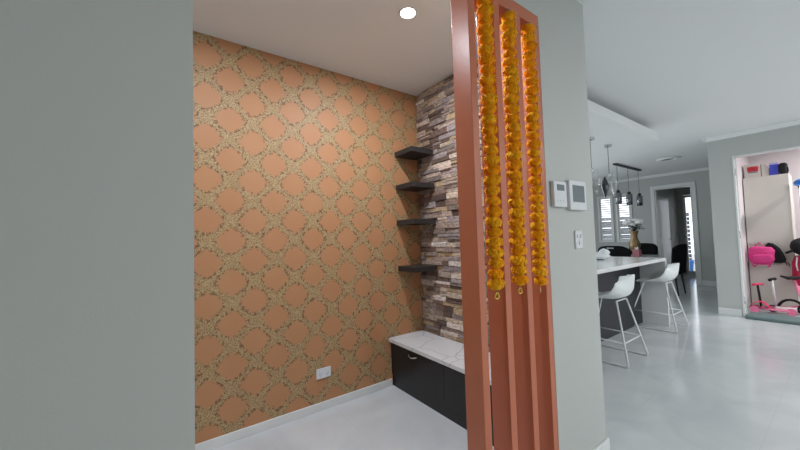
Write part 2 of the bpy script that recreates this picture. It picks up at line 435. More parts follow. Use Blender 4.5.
# closed white door in the passage side wall
d = struct_empty('door_1')
b = MB(); b.box(10.36, 11.1, 2.895, 2.929, .01, 2.1, bev=.002)
for q in ((10.46, 11.0, 2.890, 2.895, .2, .95), (10.46, 11.0, 2.890, 2.895, 1.1, 1.98)): b.box(*q, bev=.002)
b.build('door_leaf', 'white', d)
b = MB(); b.box(10.28, 10.355, 2.9, 2.929, 0, 2.18); b.box(11.105, 11.18, 2.9, 2.929, 0, 2.18); b.box(10.355, 11.105, 2.9, 2.929, 2.105, 2.18)
b.build('architrave', 'white', d)
b = MB(); b.tube([(11.03, 2.889, 1.05), (11.03, 2.85, 1.05), (10.92, 2.85, 1.05)], .009, 8); b.lathe([(.025, 0), (.025, .008)], 12, (11.03, 2.88, 1.05))
b.build('door_handle', 'chrome', d)
# glazed door at the end of the passage
d = struct_empty('door_2')
b = MB()
for q in ((12.03, 12.08, gy0-.055, gy0, .0, 2.27), (12.03, 12.08, gy1, gy1+.055, 0, 2.27), (12.03, 12.08, gy0, gy1, 2.2, 2.27), (12.03, 12.08, gy0, gy1, 0, .12)): b.box(*q, bev=.003)
b.build('door_frame', 'white', d)
b = MB(); b.box(12.05, 12.056, gy0, gy1, .12, 2.2); b.build('pane', 'glass', d)
b = MB(); z = .12
while z < 2.15:
    z += .235; b.tube([(12.045, gy0, z), (12.045, gy1, z)], .006, 6)
b.tube([(12.045, (gy0+gy1)/2, .12), (12.045, (gy0+gy1)/2, 2.2)], .006, 6)
b.build('lead_bars', 'dark', d)
b = MB(); b.blob((12.0, gy1+.035, 1.13), (.025, .028, .028)); b.tube([(12.03, gy1+.035, 1.13), (11.99, gy1+.035, 1.13)], .01, 8)
b.build('door_knob', 'chrome', d)

# unseen sliding-door frame behind the camera, added to admit daylight to the hall
d = struct_empty('window_3')
b = MB()
for x in (1.6, 3.2, 4.9, 6.53): b.box(x, x+.07, -3.36, -3.3, 0, 2.3)
b.box(1.67, 6.53, -3.36, -3.3, 2.24, 2.3); b.box(1.67, 6.53, -3.36, -3.3, 0.0, .05)
b.build('window_frame', 'white', d)

d = struct_empty('window_4')  # unseen north window, added to bring daylight into the kitchen
b = MB()
for x in (3.4, 5.1, 6.7, 8.33): b.box(x, x+.07, 5.1, 5.16, .1, 2.3)
b.box(3.47, 8.33, 5.1, 5.16, 2.24, 2.3); b.box(3.47, 8.33, 5.1, 5.16, .1, .15)
b.build('window_frame', 'white', d)

# ------------------------------------------------------------ ledge-stone cladding
def cladding():
    b = MB(); rnd = random.Random(11); tones = []
    pal = [srgb(238, 228, 218), srgb(228, 216, 206), srgb(220, 208, 198), srgb(214, 204, 198), srgb(234, 224, 212), srgb(198, 182, 172), srgb(244, 238, 232), srgb(218, 210, 208), srgb(228, 214, 194), srgb(184, 168, 158)]
    z = 0.002
    fl = []
    while z < H-.004:
        h = min(rnd.uniform(.026, .058), H-.003-z)
        if H-.003-(z+h) < .015: h = H-.003-z
        y = 1.021+rnd.uniform(-.2, 0)
        while y < 2.453:
            ln = rnd.uniform(.07, .24); a = max(y, 1.021); c = min(y+ln, 2.4535)
            if c-a > .01:
                parts = [(z, z+h)] if (rnd.random() < .75 or h < .04) else [(z, z+h*.5), (z+h*.5, z+h)]
                for (p, q) in parts:
                    d = rnd.choice((.008, .012, .016, .021, .027))+rnd.uniform(-.003, .003)
                    n0 = len(b.bm.faces)
                    tilt = Matrix.Rotation(rnd.uniform(-.02, .02), 3, 'Z')
                    e = .0012
                    b.box(2.024-d, 2.0245, a+e, c-e, p+e, q-e, bev=min(.003, (q-p)*.15), seg=1)
                    t = rnd.choice(pal); k = rnd.uniform(.74, 1.0)
                    b.bm.faces.ensure_lookup_table()
                    fl.append((n0, len(b.bm.faces), (t[0]*k, t[1]*k, t[2]*k, 1)))
            y += ln
        z += h
    lay = b.bm.loops.layers.color.new('tone'); b.bm.faces.ensure_lookup_table()
    for n0, n1, t in fl:
        for i in range(n0, n1):
            for lp in b.bm.faces[i].loops: lp[lay] = tuple(x for x in t)
    o = b.build('trim_7', 'stone', kind='structure')
    return o
cladding()

# ------------------------------------------------------------ corner shelves
for i, (zt_, lab) in enumerate([(2.10, 'topmost black corner shelf, nearest the ceiling, between wallpaper and stone'),
                               (1.79, 'second black corner shelf from the top, between wallpaper and stone'),
                               (1.465, 'third black corner shelf from the top, second above the low cabinet'),
                               (1.045, 'lowest black corner shelf, directly above the low marble topped cabinet')]):
    b = MB(); b.box(1.735, 1.988, 2.2, 2.454, zt_-.045, zt_, bev=.003)
    tag(b.build('corner_shelf', 'shelf'), lab, 'shelf', 'black corner shelves')

# ------------------------------------------------------------ low cabinet
cab = thing('low_cabinet', 'low black cabinet with a white veined top against the stone wall', 'cabinet', (1.82, 1.74, 0))
def loc_box(b, x0, x1, y0, y1, z0, z1, base=(1.82, 1.74, 0), bev=0):
    return b.box(x0-base[0], x1-base[0], y0-base[1], y1-base[1], z0-base[2], z1-base[2], bev=bev)
b = MB(); loc_box(b, 1.652, 1.985, 1.03, 2.452, 0, .385); b.build('body', 'black', cab)
b = MB(); loc_box(b, 1.608, 1.986, 1.024, 2.453, .386, .418, bev=.003); b.build('worktop', 'marble', cab, label='white marble-look top with grey veins')
b = MB(); loc_box(b, 1.640, 1.651, 1.03, 2.45, 0, .098); b.build('kickboard', 'black', cab)
for (a, c) in ((1.774, 2.449), (1.034, 1.770)):
    b = MB(); loc_box(b, 1.630, 1.651, a, c, .102, .382, bev=.002); dr = b.build('drawer', 'black', cab)
    mid = (a+c)/2+.02; b = MB()
    pts = [(1.630-1.82-.003-.024*math.sin(PI*k/10), mid-1.74-.055+.11*k/10, .345+.0-.012*math.sin(PI*k/10)) for k in range(11)]
    b.tube(pts, .0055, 8); b.build('handle', 'chrome', dr, label='chrome bow handle')

# power point on the wallpaper
pp = thing('power_outlet', 'white double power outlet low on the orange wallpaper', 'outlet', (.995, 2.4545, .276))
b = MB(); b.box(-.059, .059, -.010, 0, -.038, .038, bev=.003); b.build('plate', 'plastic', pp)
for sx in (-.028, .028):
    b = MB(); b.box(sx-.006, sx+.006, -.014, -.0102, .014, .028, bev=.001); b.build('rocker', 'plastic', pp)
    b = MB()
    for (dx, rr) in ((-.008, .4), (.008, -.4)): b.box(sx+dx-.0012, sx+dx+.0012, -.0108, -.0100, -.008, .002, rot=Matrix.Rotation(rr, 3, 'Y'))
    b.box(sx-.0012, sx+.0012, -.0108, -.0100, -.022, -.012)
    b.build('socket_slots', 'dark', pp)

# ------------------------------------------------------------ slatted screen
PX = [1.060, 1.2295, 1.393, 1.5555]
scr = thing('slatted_screen', 'red-brown timber screen of upright fins with marigold garlands in its gaps', 'screen', (1.3, .95, 0))
for x in PX:
    b = MB(); b.box(x-.021-1.3, x+.021-1.3, -.05, .05, 0, 2.369, bev=.0025); b.build('post', 'timber', scr)
b = MB(); b.box(PX[0]-.021-1.3, 1.5775-1.3, -.05, .05, 2.3695, 2.4315, bev=.002); b.build('top_rail', 'timber', scr)

# ------------------------------------------------------------ marigold garlands
def flower_mesh(seed):
    rnd = random.Random(seed); b = MB()
    b.blob((0, 0, 0), (.0265, .0265, .022), 3, .06, seed=seed)
    n = 120
    for i in range(n):
        zc = 1-2*(i+.5)/n; ph = i*2.39996+rnd.uniform(-.2, .2); r = math.sqrt(max(0, 1-zc*zc))
        d = Vector((r*math.cos(ph), r*math.sin(ph), zc*.74)).normalized()
        t = Vector((0, 0, 1)).cross(d)
        t = t.normalized() if t.length > .05 else Vector((1, 0, 0))
        u = d.cross(t)
        roll = rnd.uniform(-.6, .6); t2 = t*math.cos(roll)+u*math.sin(roll); u2 = u*math.cos(roll)-t*math.sin(roll)
        R = .0328*(1 if abs(zc) < .6 else .88); sq = Vector((1, 1, .82))
        w = rnd.uniform(.0045, .007); L0 = .016; L1 = R*rnd.uniform(.94, 1.06)
        base = d*L0; V = []
        for (f, ww, lift) in ((0, .5, 0), (.55, 1, .001), (1, .75, -.0035)):
            c = base.lerp(d*L1, f)+u2*(lift+.004*f)
            V.append([b.bm.verts.new(Vector(((c+t2*w*k*ww+d*(-.002*abs(k)*f)).x*sq.x, (c+t2*w*k*ww+d*(-.002*abs(k)*f)).y*sq.y, (c+t2*w*k*ww+d*(-.002*abs(k)*f)).z*sq.z))) for k in (-1, 0, 1)])
        tip = b.bm.verts.new(Vector(((d*L1*1.02-u2*.009).x*sq.x, (d*L1*1.02-u2*.009).y*sq.y, (d*L1*1.02-u2*.009).z*sq.z)))
        for A, B in zip(V, V[1:]):
            for k in (0, 1):
                f = b.bm.faces.new((A[k], A[k+1], B[k+1], B[k])); f.smooth = True
        for k in (0, 1):
            f = b.bm.faces.new((V[2][k], V[2][k+1], tip)); f.smooth = True
    o = b.build('marigold', 'marigold'); me = o.data; bpy.data.objects.remove(o); return me
FL = [flower_mesh(s) for s in range(4)]
labs = ['left marigold garland, first from the left, ending in a yellow ring', 'middle marigold garland of the three on the timber screen',
        'right marigold garland, nearest the white wall panel, with thin white tassel']
GX = [1.147, 1.313, 1.480]
for gi, gx in enumerate(GX):
    top, bot = (2.352, 2.342, 2.342)[gi], (1.078, 1.080, 1.058)[gi]
    g = thing('marigold_garland', labs[gi], 'garland', (gx, .898, 0), 0, 'marigold garlands on the timber screen')
    rnd = random.Random(50+gi)
    n = 29; step = (top-bot-.03)/(n-1)
    b = MB(); b.tube([(0, 0, 2.358), (0, 0, bot-.01)], .0012, 6); b.build('string', 'string', g)
    b = MB(); b.tube([(0, 0.004, 2.3685), (0, 0.004, 2.358), (0, -.006, 2.350), (0, -.010, 2.358), (0, -.006, 2.365)], .002, 8)
    b.build('hook', 'chrome', g)
    for k in range(n):
        o = bpy.data.objects.new('flower', rnd.choice(FL)); COL.objects.link(o); o.parent = g
        s = rnd.uniform(.92, 1.08)*(1.06 if gi < 2 else 1)
        o.location = (rnd.uniform(-.0035, .0035), rnd.uniform(-.003, .003), bot+.015+k*step)
        o.rotation_euler = (rnd.uniform(-.25, .25), rnd.uniform(-.25, .25), rnd.uniform(0, 6.28)); o.scale = (s, s, s*1.05)
    if gi < 2:
        b = MB(); zc = bot-.036
        b.tube([(.012*math.cos(2*PI*k/16), .002*math.sin(2*PI*k/8), zc+.013*math.sin(2*PI*k/16)) for k in range(16)], .0028, 8, closed=True)
        b.build('end_ring', 'yring', g, label='small yellow beaded ring')
        b = MB(); b.tube([(0, 0, bot-.012), (.002, 0, bot-.03)], .0025, 6); b.build('end_thread', 'gbead', g)
    else:
        b = MB()
        for k in range(4): b.tube([(0, 0, bot-.012), (.003*(k-1.5), .001*k, bot-.04-.006*(k % 2))], .0014, 6)
        b.build('tassel', 'string', g, label='thin pale thread tassel')

# ------------------------------------------------------------ wall controls on the centre wall
def ctl(name, label, cat, x0, x1, z0, z1, th):
    t = thing(name, label, cat, ((x0+x1)/2, .9, (z0+z1)/2)); w, h = (x1-x0)/2, (z1-z0)/2
    b = MB(); b.box(-w, w, -th, 0, -h, h, bev=.005, seg=3); b.build('housing', 'plastic', t)
    return t, w, h
t, w, h = ctl('thermostat', 'smaller white control panel with small grey display, left of the touchscreen', 'thermostat', 1.612, 1.738, 1.437, 1.572, .022)
b = MB(); b.box(-.035, .038, -.0235, -.0222, .018, .05, bev=.0005); b.build('display', 'screen', t)
b = MB()
for k in range(3): b.box(-.035+.027*k, -.018+.027*k, -.024, -.0222, -.04, -.03, bev=.0005)
b.build('button_row', 'plastic', t)
t, w, h = ctl('touchscreen', 'larger white wall panel with big grey touchscreen on the centre wall', 'control panel', 1.762, 1.948, 1.425, 1.587, .026)
b = MB(); b.box(-.062, .068, -.0275, -.0262, -.038, .055, bev=.0005); b.build('display', 'screen', t)
t, w, h = ctl('light_switch', 'white light switch plate with rockers below the touchscreen', 'switch', 1.836, 1.916, 1.210, 1.312, .009)
for (dx, dz) in ((-.016, .02), (.016, .02), (0, -.018)):
    b = MB(); b.box(dx-.008, dx+.008, -.013, -.0092, dz-.010, dz+.010, bev=.0012); b.build('rocker', 'plastic', t)

# ------------------------------------------------------------ downlights and added fill lamps
def downlight(x, y, label, power, col=(1, .96, .93), r=.045, size=.09, z=H):
    t = thing('downlight', label, 'ceiling light', (x, y, z), 0, 'recessed downlights')
    b = MB(); b.lathe([(r, -.0005), (r+.012, -.0005), (r+.014, -.004), (r+.004, -.007), (r, -.004)], 32, loop=True); b.build('trim_ring', 'white', t)
    b = MB(); b.lathe([(.0001, -.001), (r-.001, -.001), (r-.001, -.0035), (.0001, -.0035)], 32); b.build('lamp_face', 'lamp', t)
    L = bpy.data.lights.new('downlight_bulb', 'AREA'); L.shape = 'DISK'; L.size = size; L.energy = power; L.color = col
    o = bpy.data.objects.new('downlight_bulb', L); COL.objects.link(o); o.parent = t; o.location = (0, 0, -.012)
    return t
downlight(1.227, 1.545, 'round downlight in the nook ceiling above the wallpaper, in full view', 23, (.84, .9, 1))
downlight(.22, 1.545, 'round downlight in the nook ceiling further left, just above the picture edge', 13, (.84, .9, 1))
hall = [(3.0, -1.5), (5.2, -1.5), (3.2, -2.6), (5.2, -2.6), (.3, -2.0)]  # unseen fill lamps added behind the camera to brighten hall and walls
for i, (x, y) in enumerate(hall):
    downlight(x, y, 'unseen fill lamp added in the hall ceiling behind the camera', 18, (.97, 1, 1) if x > 1 else (1, .95, .88))
downlight(7.75, -.4, 'round recessed downlight in the ceiling of the bright room at right', 45, (1, .95, .96))

for (x, y) in ((3.2, 3.4), (4.6, 4.75)):  # unseen fill lamps added to brighten the dim kitchen
    downlight(x, y, 'unseen fill lamp added over the hidden part of the kitchen', 14, (.97, 1, 1), z=(2.5 if y < 4.6 else H))

# ------------------------------------------------------------ ceiling air diffuser
t = thing('ceiling_diffuser', 'round white ceiling air diffuser in front of the far doorway', 'air vent', (8.0, 2.03, H))
b = MB(); b.lathe([(.10, -.001), (.19, -.001), (.19, -.01), (.15, -.022), (.105, -.03)], 36, loop=True); b.build('outer_ring', 'ceil', t)
b = MB(); b.lathe([(.001, -.012), (.098, -.012), (.098, -.018), (.06, -.024), (.001, -.026)], 36); b.build('centre_cone', 'screen', t)

# ------------------------------------------------------------ pendants over the island
def pendant(x, y, label):
    t = thing('pendant_light', label, 'pendant lamp', (x, y, 2.5), 0, 'glass pendants above the island')
    b = MB(); b.lathe([(.048, -.001), (.05, -.004), (.05, -.022), (.046, -.025), (.006, -.025)], 24); b.build('canopy', 'chrome', t)
    b = MB(); b.tube([(0, 0, -.024), (0, 0, -.40)], .0035, 8); b.build('cord', 'dark', t)
    b = MB(); b.lathe([(.014, -.39), (.016, -.395), (.016, -.44), (.008, -.445)], 16); b.build('lamp_holder', 'chrome', t)
    def tear(b, c, R, z0, z1, th):
        out = [(.012, z0), (R*.45, z0-.03), (R, z0-.12), (R*.8, z0-.19), (R*.3, z1+.04), (.004, z1)]
        b.lathe(out+[(max(.002, r-th), z+(.004 if z > (z0+z1)/2 else .004)) for r, z in out[::-1]], 8, c, smooth=False, loop=True)
    b = MB(); tear(b, (.036, -.03, 0), .058, -.41, -.72, .004); b.build('clear_shade', 'glass', t, label='clear faceted glass drop')
    b = MB(); b.lathe([(.005, -.44), (.03, -.5), (.045, -.56), (.036, -.62), (.004, -.73)], 10, (-.05, .04, 0), smooth=False); b.tube([(0, 0, -.42), (-.05, .04, -.45)], .003, 6)
    b.build('smoked_shade', 'smoke', t, label='dark smoked glass drop')
    return t
pendant(4.39, 1.89, 'glass drop pendant lamp over the island, half hidden by the centre wall')
pendant(4.965, 1.915, 'glass drop pendant lamp over the island, in full view right of the wall edge')

# three-lamp pendant above the dining table
t = thing('linear_pendant', 'black bar ceiling fixture carrying three smoked cylinder lamps above the dining table', 'pendant lamp', (8.17, 2.78, H))
b = MB(); b.box(-.69, .69, -.03, .03, -.03, -.0005, bev=.003); b.build('ceiling_bar', 'dark', t)
for dx in (-.58, -.02, .57):
    b = MB(); b.tube([(dx, 0, -.03), (dx, 0, -.56)], .0035, 8); b.build('cord', 'dark', t)
    b = MB(); b.lathe([(.012, -.545), (.03, -.555), (.034, -.58), (.034, -.60), (.01, -.605)], 16, (dx, 0, 0)); b.build('lamp_cap', 'dark', t)
    b = MB(); b.lathe([(.03, -.60), (.058, -.606), (.058, -.83), (.054, -.83), (.054, -.61), (.03, -.605)], 24, (dx, 0, 0), loop=True); b.build('lamp_shade', 'mirror_smoke', t)

# ------------------------------------------------------------ kitchen island
isl = thing('kitchen_island', 'long kitchen island with white marbled waterfall top and dark grey base panel', 'kitchen island', (4.1, 2.0, 0))
b = MB(); b.box(-1.3, 1.395, -.2, .36, 0, .879, bev=.002); b.build('base_panel', 'panel', isl, label='dark grey panelled base under the overhang')
b = MB(); b.box(-1.35, 1.44, -.5, .4, .88, .922, bev=.003); b.build('benchtop', 'benchtop', isl)
b = MB(); b.box(1.40, 1.44, -.5, .4, 0, .8795, bev=.002); b.build('waterfall_end', 'benchtop', isl)

b = MB(); b.blob((0, 0, .045), (.15, .12, .05), 3, .14, seed=5); b.blob((.06, -.04, .09), (.07, .06, .055), 3, .16, seed=9)
for v in b.bm.verts: v.co.z = max(v.co.z, .001)
tag(b.build('plastic_bag', 'bag', loc=(4.86, 2.06, .923)), 'crumpled white bag lying on the island top beside the centre wall', 'bag')

# ------------------------------------------------------------ bar stools (origin under the seat, backrest to -Y)
def make_stool(label, loc):
    t = thing('bar_stool', label, 'bar stool', loc, 0, 'white bar stools at the island')
    def prof(v):
        P = [(.21, .628), (.12, .618), (.02, .610), (-.08, .615), (-.15, .645), (-.185, .70), (-.205, .77), (-.222, .868)]
        f = v*(len(P)-1); i = min(int(f), len(P)-2); f -= i
        return P[i][0]*(1-f)+P[i+1][0]*f, P[i][1]*(1-f)+P[i+1][1]*f
    def fn(u, v):
        y, z = prof(v); s = 2*u-1
        wd = .205+.025*math.sin(PI*min(1, v*1.2))-.12*max(0, (v-.55)/.45)**1.5
        side = abs(s)**3
        if v < .62: lift = .135*side*(max(0, v-.08)/.54)**1.2
        else: lift = .135*side*(1-(v-.62)/.38)-.02*s*s*(v-.62)/.38
        fwd = side*(.10*max(0, (v-.45)/.55))
        return (s*wd, y+fwd, z+lift+ (-.012*side if v < .1 else 0))
    b = MB(); b.sheet(fn, 16, 22, .012)
    sh = b.build('seat_shell', 'stool', t)
    md = sh.modifiers.new('s', 'SUBSURF'); md.levels = 1; md.render_levels = 1
    r = .0085
    for sx in (-1, 1):
        xf = .25*sx; xt = .12*sx
        b = MB()
        pts = [(xt, .13, .612), (xf, .31, .03), (xf, .30, .0095), (xf, .28, .0095), (xf, -.19, .0095), (xf, -.215, .0095), (xf, -.22, .03), (xt, -.10, .60)]
        b.tube(pts, r, 10)
        zf = .215; f = (zf-.03)/.57
        pa = Vector((xf, .31, .03)).lerp(Vector((xt, .13, .612)), f); pb = Vector((xf, -.22, .03)).lerp(Vector((xt, -.10, .60)), f)
        b.build('sled_leg', 'rod', t)
        b = MB(); b.tube([pa, pb], .007, 8); b.build('side_rung', 'rod', t)
    zf = .215; f = (zf-.03)/.57
    for (a, c) in (((.25, .31, .03), (.12, .13, .612)), ((.25, -.22, .03), (.12, -.10, .60))):
        p = Vector(a).lerp(Vector(c), f)
        b = MB(); b.tube([(-p.x, p.y, p.z), (p.x, p.y, p.z)], .007, 8); b.build('foot_rung', 'rod', t)
    for (yy, zz) in ((.12, .603), (-.1, .597)):
        b = MB(); b.tube([(-.12, yy, zz), (.12, yy, zz)], .007, 8); b.build('seat_support', 'rod', t)
    return t
make_stool('white wire-legged bar stool nearest the centre wall, its front cut off by it', (3.80, 1.52, 0))
make_stool('white wire-legged bar stool at the far waterfall end of the island', (5.44, 1.565, 0))

# ------------------------------------------------------------ dining set
tb = thing('dining_table', 'pale grey topped dining table standing behind the island', 'table', (8.05, 2.8, 0))
b = MB(); b.box(-.75, .75, -.32, .42, .725, .76, bev=.004); b.build('tabletop', 'marble', tb)
for sx in (-.62, .62):
    for sy in (-.24, .34):
        b = MB(); b.tube([(sx, sy, 0), (sx, sy, .724)], .028, 10); b.build('leg', 'dark', tb)
def dining_chair(label, loc, rz, w=.27, ht=1.0):
    t = thing('dining_chair', label, 'chair', loc, rz, 'black dining chairs')
    b = MB(); b.box(-w+.03, w-.03, -.2, .22, .40, .485, bev=.025, seg=3); b.build('seat', 'velvet', t)
    def fn(u, v):
        s = 2*u-1; z = .45+(ht-.45)*v
        if v > .9: z -= .03*abs(s)**6
        return (s*w*(.82+.18*min(1, v*1.6)), -.25+.13*s*s-.05*v, z-.05*abs(s)**4*v)
    b = MB(); b.sheet(fn, 14, 8, .055); b.build('backrest', 'velvet', t)
    for sx in (-1, 1):
        for sy in (-.16, .18):
            b = MB(); b.tube([(sx*(w-.06), sy, .40), (sx*(w-.045), sy*1.25, 0)], [.02, .012], 8); b.build('leg', 'dark', t)
    b = MB()
    b.box(-.06, .06, -.345, -.331, ht-.055, ht-.03, bev=.004); b.build('pull_handle', 'chrome', t, label='small chrome pull handle')
    return t
dining_chair('black padded dining chair at the near table end, left of the gold vase', (7.4, 2.78, 0), -PI/2, .275, 1.02)
dining_chair('black padded dining chair at the far table end, right of the gold vase', (9.05, 2.93, 0), PI/2, .27, 1.0)
dining_chair('tall black dining chair on the doorway side of the table', (8.35, 2.24, 0), .0, .27, 1.01)
dining_chair('black dining chair just peeking out beside the centre wall edge', (7.85, 3.52, 0), PI*.85, .27, .99)

# vase with white roses
vs = thing('flower_vase', 'tall aged gold vase of white roses on the dining table', 'vase', (8.3, 2.78, .761))
b = MB(); b.lathe([(.065, 0), (.07, .01), (.045, .04), (.05, .08), (.09, .15), (.108, .22), (.098, .29), (.065, .37), (.058, .43), (.075, .51), (.085, .54), (.072, .54), (.05, .46), (.001, .42)], 28)
b.build('vase_body', 'gold', vs)
b = MB(); rl = random.Random(3)
for k in range(34):
    a = rl.uniform(0, 2*PI); rr = rl.uniform(.05, .17); z = .57+rl.uniform(0, .1)
    d = Vector((math.cos(a), math.sin(a), .2)); c = Vector((rr*math.cos(a), rr*math.sin(a), z)); sd = Vector((-math.sin(a), math.cos(a), .3))*.028
    vv = [b.bm.verts.new(c+q) for q in (-d*.05, sd, d*.05, -sd)]; b.bm.faces.new(vv)
    b.tube([(.0, 0, .5), (c.x*.7, c.y*.7, z)], .003, 5)
b.build('foliage', 'leaf', vs)
for (dx, dy, dz, s) in ((-.02, -.12, .74, .095), (-.03, .11, .74, .095), (.07, 0, .77, .08), (-.05, -.0, .67, .06)):
    b = MB()
    b.blob((dx, dy, dz), (s*.7, s*.7, s*.62), 2, .1, seed=int(s*1000))
    for k in range(9):
        a = k*2.4; q = s*.55
        b.blob((dx+q*math.cos(a), dy+q*math.sin(a), dz-.1*s+.05*s*(k % 3)), (s*.42, s*.42, s*.5), 1, .05, seed=k)
    b.build('rose', 'petal_w', vs)
tx = thing('tissue_box', 'small pink box on the dining table in front of the vase', 'box', (8.0, 2.655, .761))
b = MB(); b.box(-.07, .07, -.065, .055, 0, .15, bev=.006); b.build('carton', 'dullpink', tx)
b = MB(); b.sheet(lambda u, v: (.03*math.sin(3*u), -.03+.06*u, .13+.07*v+.012*math.sin(7*u)), 6, 4, .003); b.build('tissue', 'petal_w', tx)

# ------------------------------------------------------------ the bright room at right
wd = thing('tall_cupboard', 'tall cream cupboard with a silver lever handle in the room at right', 'cupboard', (8.15, .72, 0))
b = MB(); b.box(-.22, .25, -.185, .315, 0, 2.13, bev=.002); b.build('body', 'cream', wd)
b = MB(); b.box(-.24, -.222, -.183, .313, .01, 2.125, bev=.002); dl = b.build('door', 'cream', wd)
b = MB(); b.tube([(-.241, .27, 1.03), (-.285, .27, 1.03), (-.285, .18, 1.03)], .008, 8); b.lathe([(.001, 0), (.022, .0), (.022, .006), (.001, .006)], 12, (-.262, .27, 1.03))
b.build('lever_handle', 'chrome', dl, label='silver lever handle')
# boxes on the cupboard
c1 = thing('storage_carton', 'pale carton with a red and grey picture, leftmost on top of the cupboard', 'box', (8.06, .925, 2.131))
b = MB(); b.box(-.1, .1, -.095, .09, 0, .22, bev=.003); b.build('carton', 'carton', c1)
b = MB(); b.box(-.1025, -.1002, -.07, .055, .10, .18); b.blob((-.1025, -.01, .15), (.003, .07, .03), 2, .2); b.build('picture', 'red', c1, label='red printed picture')
b = MB(); b.box(-.1025, -.1002, -.06, .05, .075, .098); b.build('picture_base', 'grey', c1)
b = MB()
b.prism([(-.035, 0), (.045, 0), (.045, .21), (.01, .2), (-.035, .12)], 'x', -.08, .08)
tag(b.build('paper_bag', 'carton', loc=(8.05, .775, 2.131)), 'cream wedge-shaped packet between the carton and the blue box', 'packet')
c2 = thing('blue_box', 'violet-blue box with lavender lid on top of the cupboard', 'box', (8.02, .686, 2.131))
b = MB(); b.box(-.06, .06, -.048, .046, 0, .17, bev=.004); b.build('box_body', 'blue', c2)
b = MB(); b.box(-.063, .063, -.05, .048, .171, .2, bev=.004); b.build('lid', 'lav', c2)
b = MB(); b.box(-.09, .09, -.04, .042, 0, .18, bev=.025, seg=3); b.tube([(-.05, -.02, .13), (-.06, -.045, .1), (-.075, -.05, .03)], .008, 6)
for v in b.bm.verts: v.co.z = max(v.co.z, .001)
tag(b.build('black_pouch', 'blackf', loc=(8.03, .588, 2.131)), 'slumped black bag at the right end of the cupboard top', 'bag')

# pink backpack on the lever handle
bp = thing('pink_backpack', 'bright pink backpack hanging from the cupboard handle', 'backpack', (7.80, .875, .70))
b = MB(); b.soft((-.02, -.005, .145), (.07, .145, .15), .6, .06, 2); b.build('bag_body', 'pink', bp)
b = MB(); b.soft((-.075, -.02, .10), (.04, .105, .07), .6, .06, 3); b.build('front_pocket', 'pink', bp)
b = MB(); b.tube([(0, -.02, .285), (.03, 0, .33), (.055, .02, .338), (.065, .05, .32), (.055, .07, .28)], .008, 8); b.build('top_loop', 'pink', bp)
for (a, c) in ((.07, .10), (-.06, -.10)):
    b = MB(); b.tube([(-.02, a, .03), (-.05, c, -.005), (-.04, a, -.045)], .009, 8); b.tube([(-.02, a-.03, .03), (-.04, a-.02, -.01), (-.03, c-.0, -.035)], .007, 8); b.build('strap', 'pink', bp)
b = MB(); b.tube([(-.09, -.085, .20), (-.092, 0, .225), (-.09, .075, .20)], .003, 6); b.build('zip', 'hotp', bp)
# black bag behind it
b = MB()
poly = [(.06, .34), (-.0, .35), (-.08, .27), (-.13, .15), (-.15, .05), (-.11, .02), (.0, .03), (.06, .06)]
b.prism(poly, 'x', -.04, .05)
bmesh.ops.bevel(b.bm, geom=b.bm.edges[:], offset=.02, segments=3, affect='EDGES')
b.tube([(0, -.12, .06), (.0, -.165, .03), (-.01, -.18, -.02)], .006, 6); b.tube([(0, -.13, .05), (.0, -.15, -.01)], .006, 6)
tag(b.build('black_bag', 'blackf', loc=(7.86, .765, .70)), 'black bag with trailing straps hanging behind the pink backpack', 'bag')

# crimson and black bags at the right edge
t = thing('crimson_backpack', 'crimson backpack hanging low at the right edge of the photo', 'backpack', (7.75, .44, .36))
b = MB(); b.soft((0, -.01, .26), (.09, .14, .24), .6, .05, 4); b.build('bag_body', 'crimson', t)
b = MB(); b.soft((-.085, -.01, .15), (.04, .11, .11), .6, .05, 5); b.build('front_pocket', 'crimson', t)
b = MB(); b.tube([(-.09, .06, .48), (-.112, .07, .36), (-.11, .06, .27)], .008, 8); b.build('strap', 'rod', t, label='white strap')
t = thing('black_hat', 'black fluffy hat hanging above the crimson backpack', 'hat', (7.75, .44, .84))
b = MB(); b.blob((0, -.01, .15), (.14, .14, .13), 3, .07, seed=8); b.build('crown', 'blackf', t)
b = MB(); b.sheet(lambda u, v: (-.10+.2*u, .08+.09*v, .10-.05*v+.01*math.sin(5*u)), 8, 4, .02); b.build('brim', 'blackf', t)
# coat rail that carries them
b = MB(); b.box(7.84, 7.86, .2, .53, 1.12, 1.19, bev=.003)
t = thing('coat_stand', 'slim pale post with arm beside the cupboard carrying hat and bag', 'coat stand', (7.79, .44, 0))
b.bm.free()
b = MB(); b.tube([(.11, 0, 0.0), (.11, 0, 2.02)], .012, 10); b.build('pole', 'rod', t)
b = MB(); b.lathe([(.001, .0), (.15, .0), (.15, .012), (.03, .025), (.001, .025)], 20, (.11, 0, 0)); b.build('base', 'rod', t)
b = MB(); b.tube([(.11, 0, 1.15), (.0, 0, 1.17), (-.04, 0, 1.13)], .007, 8); b.tube([(.11, 0, 1.9), (0, 0, 1.92), (-.02, 0, 1.88)], .007, 8); b.tube([(.11, 0, .88), (0, 0, .89), (-.02, 0, .84)], .007, 8); b.build('peg', 'dark', t)
b = MB(); b.blob((0, -.02, .06), (.1, .09, .06), 3, .05, seed=4)
for v in b.bm.verts: v.co.z = max(v.co.z, .02)
b.sheet(lambda u, v: (-.1-.07*v, -.1+.16*u, .03-.012*v), 6, 3, .006)
tag(b.build('sun_hat', 'sky', loc=(7.77, .42, 1.89)), 'bright blue hat hung high beside the cream cupboard', 'hat')

# grey mat in the opening
b = MB(); b.box(6.71, 7.10, -.35, .953, .001, .045, bev=.012)
tag(b.build('door_mat', 'mat'), 'grey rubber-edged mat lying in the opening to the bright room', 'mat')

